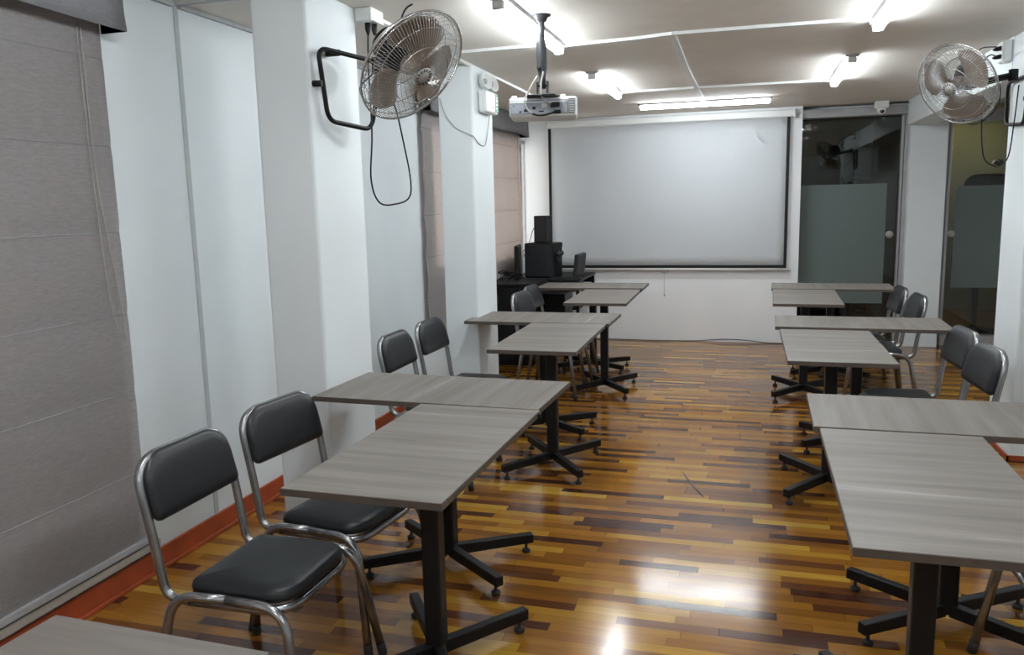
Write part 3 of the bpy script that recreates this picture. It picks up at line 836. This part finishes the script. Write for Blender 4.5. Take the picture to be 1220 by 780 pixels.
# ------------------------------------------------------------------ computer corner
t = thing('black_cabinet', 'low black cabinet with slatted front under the last blind', 'cabinet', (-2.10, 7.25, 0))
bm = bmesh.new(); bx(bm, (-.22, -.27, .03), (.24, .30, .735), .004); obj('body', bm, 'blackpl', t)
bm = bmesh.new(); bx(bm, (-.225, -.285, .735), (.245, .30, .76), .004); obj('worktop', bm, 'blackpl', t)
for k in range(3):
    bm = bmesh.new(); bx(bm, (-.215+k*.152, -.286, .05), (-.069+k*.152, -.271, .725), .004); d = obj('door', bm, 'blackpl', t)
    bm = bmesh.new(); tube(bm, [(-.09+k*.152, -.292, .58), (-.09+k*.152, -.292, .66)], .004, 6); obj('handle', bm, 'dgrey', d)
bm = bmesh.new(); bx(bm, (-.20, -.25, 0), (.22, .29, .03)); obj('plinth', bm, 'black', t)
t = thing('computer_desk', 'black computer desk in the corner holding speakers and a monitor', 'desk', (-1.98, 8.0, 0))
bm = bmesh.new(); bx(bm, (-.34, -.44, .715), (.42, .42, .74), .004); obj('desktop', bm, 'blackpl', t)
for x in (-.32, .38):
    for y in (-.42, .38):
        bm = bmesh.new(); bx(bm, (x, y, 0), (x+.03, y+.03, .715), .002); obj('leg', bm, 'black', t)
bm = bmesh.new(); bx(bm, (-.29, .38, .64), (.38, .40, .715)); obj('apron', bm, 'black', t)
t = thing('speaker', 'big black box speaker standing on the computer desk', 'speaker', (-1.985, 7.85, .741), -.15)
bm = bmesh.new(); bx(bm, (-.155, -.12, 0), (.155, .13, .345), .012); obj('cabinet', bm, 'blackpl', t)
bm = bmesh.new(); bx(bm, (-.14, -.126, .015), (.14, -.119, .33), .004); obj('grille', bm, 'dgrey', t)
bm = bmesh.new(); lathe(bm, [(.055, 0), (.06, .006), (.05, .012), (.02, .004), (0, .006)], Matrix.Translation((.155, .01, .20)) @ Matrix.Rotation(PI/2, 4, 'Y'), 20); obj('driver', bm, 'dgrey', t)
t = thing('speaker', 'slim black tower speaker standing on top of the big box speaker', 'speaker', (-1.985, 7.86, 1.087), -.2)
bm = bmesh.new(); bx(bm, (-.065, -.08, 0), (.065, .08, .265), .008); obj('cabinet', bm, 'blackpl', t)
bm = bmesh.new(); bx(bm, (-.056, -.085, .01), (.056, -.079, .255), .003); obj('grille', bm, 'dgrey', t)
t = thing('monitor', 'black flat monitor turned edge-on beside the box speaker, near the blind', 'monitor', (-2.19, 7.62, .741), 1.74)
bm = bmesh.new(); bx(bm, (-.17, -.024, .05), (.17, .014, .335), .014); obj('bezel', bm, 'blackpl', t)
bm = bmesh.new(); bx(bm, (-.155, -.0155, .07), (.155, -.0142, .32)); obj('display', bm, 'lens', t)
bm = bmesh.new(); bx(bm, (-.09, -.06, 0), (.09, .06, .012), .004); bx(bm, (-.02, .0, .01), (.02, .02, .10), .003); obj('stand', bm, 'dgrey', t)
t = thing('keyboard', 'dark keyboard lying on the edge of the computer desk', 'keyboard', (-1.72, 7.68, .741), .1)
bm = bmesh.new(); bx(bm, (-.15, -.06, 0), (.15, .06, .014), .003); obj('case', bm, 'dgrey', t)
bm = bmesh.new()
for i in range(5):
    for j in range(14): bx(bm, (-.142+j*.0203, -.052+i*.021, .014), (-.124+j*.0203, -.034+i*.021, .019))
obj('key', bm, 'blackpl', t)['kind'] = 'stuff'
bm = bmesh.new(); rnd = random.Random(3)
for k in range(5):
    pts = [(-2.28+.07*k*.5+rnd.uniform(-.02, .02), 7.2+rnd.uniform(0, .15), .768)]
    for j in range(4): pts.append((-2.26+rnd.uniform(0, .22), 7.15+rnd.uniform(0, .22), .768+rnd.uniform(.0, .09)))
    pts.append((-2.1, 7.42, .768)); tube(bm, catmull(pts, 6), .005, 6)
tag(obj('cable_coil', bm, 'blackpl'), 'tangle of black cables lying on the low cabinet by the blind', 'cable')
bm = bmesh.new(); tube(bm, catmull([(-2.02, 7.80, 1.30), (-2.07, 7.76, 1.2), (-2.10, 7.74, 1.09), (-2.16, 7.70, 1.0)], 6), .0035, 6)
tag(obj('speaker_wire', bm, 'blackpl'), 'thin wire hanging down from the slim tower speaker', 'cable')
# headset hanging on the big speaker
t = thing('headset', 'dark headset hooked over the corner of the big box speaker', 'headset', (-1.815, 7.80, .93))
bm = bmesh.new(); tube(bm, [( .01+.02*math.sin(a), .055*math.cos(a), .07+.085*math.sin(a)) for a in [PI*k/12 for k in range(13)]], .006, 8); obj('headband', bm, 'blackpl', t)
for s in (-1, 1):
    bm = bmesh.new(); lathe(bm, [(0, -.012), (.026, -.012), (.030, 0), (.026, .012), (0, .012)], Matrix.Translation((.01, s*.055, .05)) @ Matrix.Rotation(PI/2, 4, 'X'), 16); obj('ear_cup', bm, 'dgrey', t)
# pedestal tower on the floor
t = thing('computer_tower', 'black computer tower with grey side panel beneath the last crosswise table', 'computer', (-1.72, 7.42, 0))
bm = bmesh.new(); bx(bm, (-.14, -.17, .30), (.08, .17, .64), .005); obj('case', bm, 'blackpl', t)
bm = bmesh.new(); bx(bm, (.081, -.165, .305), (.086, .165, .635), .003); obj('side_panel', bm, 'dgrey', t)
bm = bmesh.new(); bx(bm, (-.15, -.18, .27), (.10, .18, .298), .004)
for x in (-.14, .07):
    for y in (-.17, .15): bx(bm, (x, y, 0), (x+.02, y+.02, .27))
obj('stand', bm, 'black', t)
# black office chair
t = thing('office_chair', 'black office chair with an upright flat back between desk and screen', 'chair', (-1.81, 7.95, 0), PI-.03)
bm = bmesh.new(); Mx = Matrix.Translation((-.17, 0, .80)) @ Matrix.Rotation(-.10, 4, 'Y'); bx(bm, (-.022, -.17, -.20), (.022, .17, .17), .012, Mx); obj('backrest', bm, 'dgrey', t)
bm = bmesh.new(); prism(bm, rrect(.19, .19, (.05,)*4, 6), [(.01, .42), (0, .43), (0, .455), (.01, .47), (.05, .475)]); obj('seat', bm, 'blackpl', t)
bm = bmesh.new(); tube(bm, fillet([(-.02, 0, .415), (-.20, 0, .42), (-.20, 0, .65)], .06, 6), .013, 8); obj('back_support', bm, 'black', t)
bm = bmesh.new(); tube(bm, [(0, 0, .07), (0, 0, .42)], .022, 12); obj('gas_column', bm, 'black', t)
for k in range(5):
    a = 2*PI*k/5; d = Vector((math.cos(a), math.sin(a), 0))
    bm = bmesh.new(); tube(bm, [(0, 0, .09), d*.14+Vector((0, 0, .08)), d*.26+Vector((0, 0, .06))], [.02, .016, .012], 8); lg = obj('leg', bm, 'black', t)
    bm = bmesh.new(); lathe(bm, [(0, -.012), (.024, -.012), (.026, 0), (.024, .012), (0, .012)], Matrix.Translation(d*.26+Vector((0, 0, .026))) @ Matrix.Rotation(PI/2, 4, 'X'), 14); obj('caster', bm, 'rubber', lg)

# ------------------------------------------------------------------ things behind the glass
def tall_chair(x, y, w, z, label, rz):
    t = thing('high_back_chair', label, 'chair', (x, y, 0), rz, 'black high-back chairs behind the glass')
    bm = bmesh.new(); prism(bm, rrect(w/2, .36, (.05, .12, .12, .05), 8), [(.02, -.04), (0, -.02), (0, .02), (.03, .045)])
    for v in bm.verts: v.co = Vector((v.co.x, v.co.z+.20, v.co.y+z-.36))
    obj('backrest', bm, 'blackpl', t)
    bm = bmesh.new(); prism(bm, rrect(w/2, .22, (.05,)*4, 6), [(.02, .72), (0, .75), (0, .80), (.03, .83)]); obj('seat', bm, 'blackpl', t)
    bm = bmesh.new(); tube(bm, [(0, 0, .05), (0, 0, .73)], .03, 12); obj('gas_column', bm, 'black', t)
    for k in range(5):
        a = 2*PI*k/5; d = Vector((math.cos(a), math.sin(a), 0))
        bm = bmesh.new(); tube(bm, [(0, 0, .08), d*.28+Vector((0, 0, .03))], [.03, .028], 8); obj('leg', bm, 'black', t)
    return t
tall_chair(1.03, 9.35, .42, 1.66, 'black high-back chair behind the sliding glass door, above the frosted film', PI)
tall_chair(2.25, 9.30, .42, 1.66, 'black high-back chair behind the dark glass door by the column', PI)


# ------------------------------------------------------------------ light, camera, colour
w = bpy.data.worlds.new('World'); C.world = w; w.use_nodes = True
bg = w.node_tree.nodes['Background']; bg.inputs['Color'].default_value = (1., .97, .92, 1); bg.inputs['Strength'].default_value = 1.4

cam = bpy.data.cameras.new('camera'); co = bpy.data.objects.new('camera', cam); COL.objects.link(co)
yaw, pitch, roll, fpx, h = 0.2886, 0.1535, -0.0237, 958.7, 1.485
d = Vector((-math.sin(yaw)*math.cos(pitch), math.cos(yaw)*math.cos(pitch), -math.sin(pitch)))
r0 = Vector((math.cos(yaw), math.sin(yaw), 0)); u0 = r0.cross(d)
r = math.cos(roll)*r0+math.sin(roll)*u0; u = -math.sin(roll)*r0+math.cos(roll)*u0
Mc = Matrix((r, u, -d)).transposed().to_4x4(); Mc.translation = (0, 0, h)
co.matrix_world = Mc
cam.sensor_fit = 'HORIZONTAL'; cam.sensor_width = 36; cam.lens = fpx/1220*36; cam.clip_start = .02
C.camera = co
C.view_settings.view_transform = 'Standard'; C.view_settings.look = 'None'; C.view_settings.gamma = 1
C.view_settings.use_curve_mapping = False
C.view_settings.exposure = 0.83
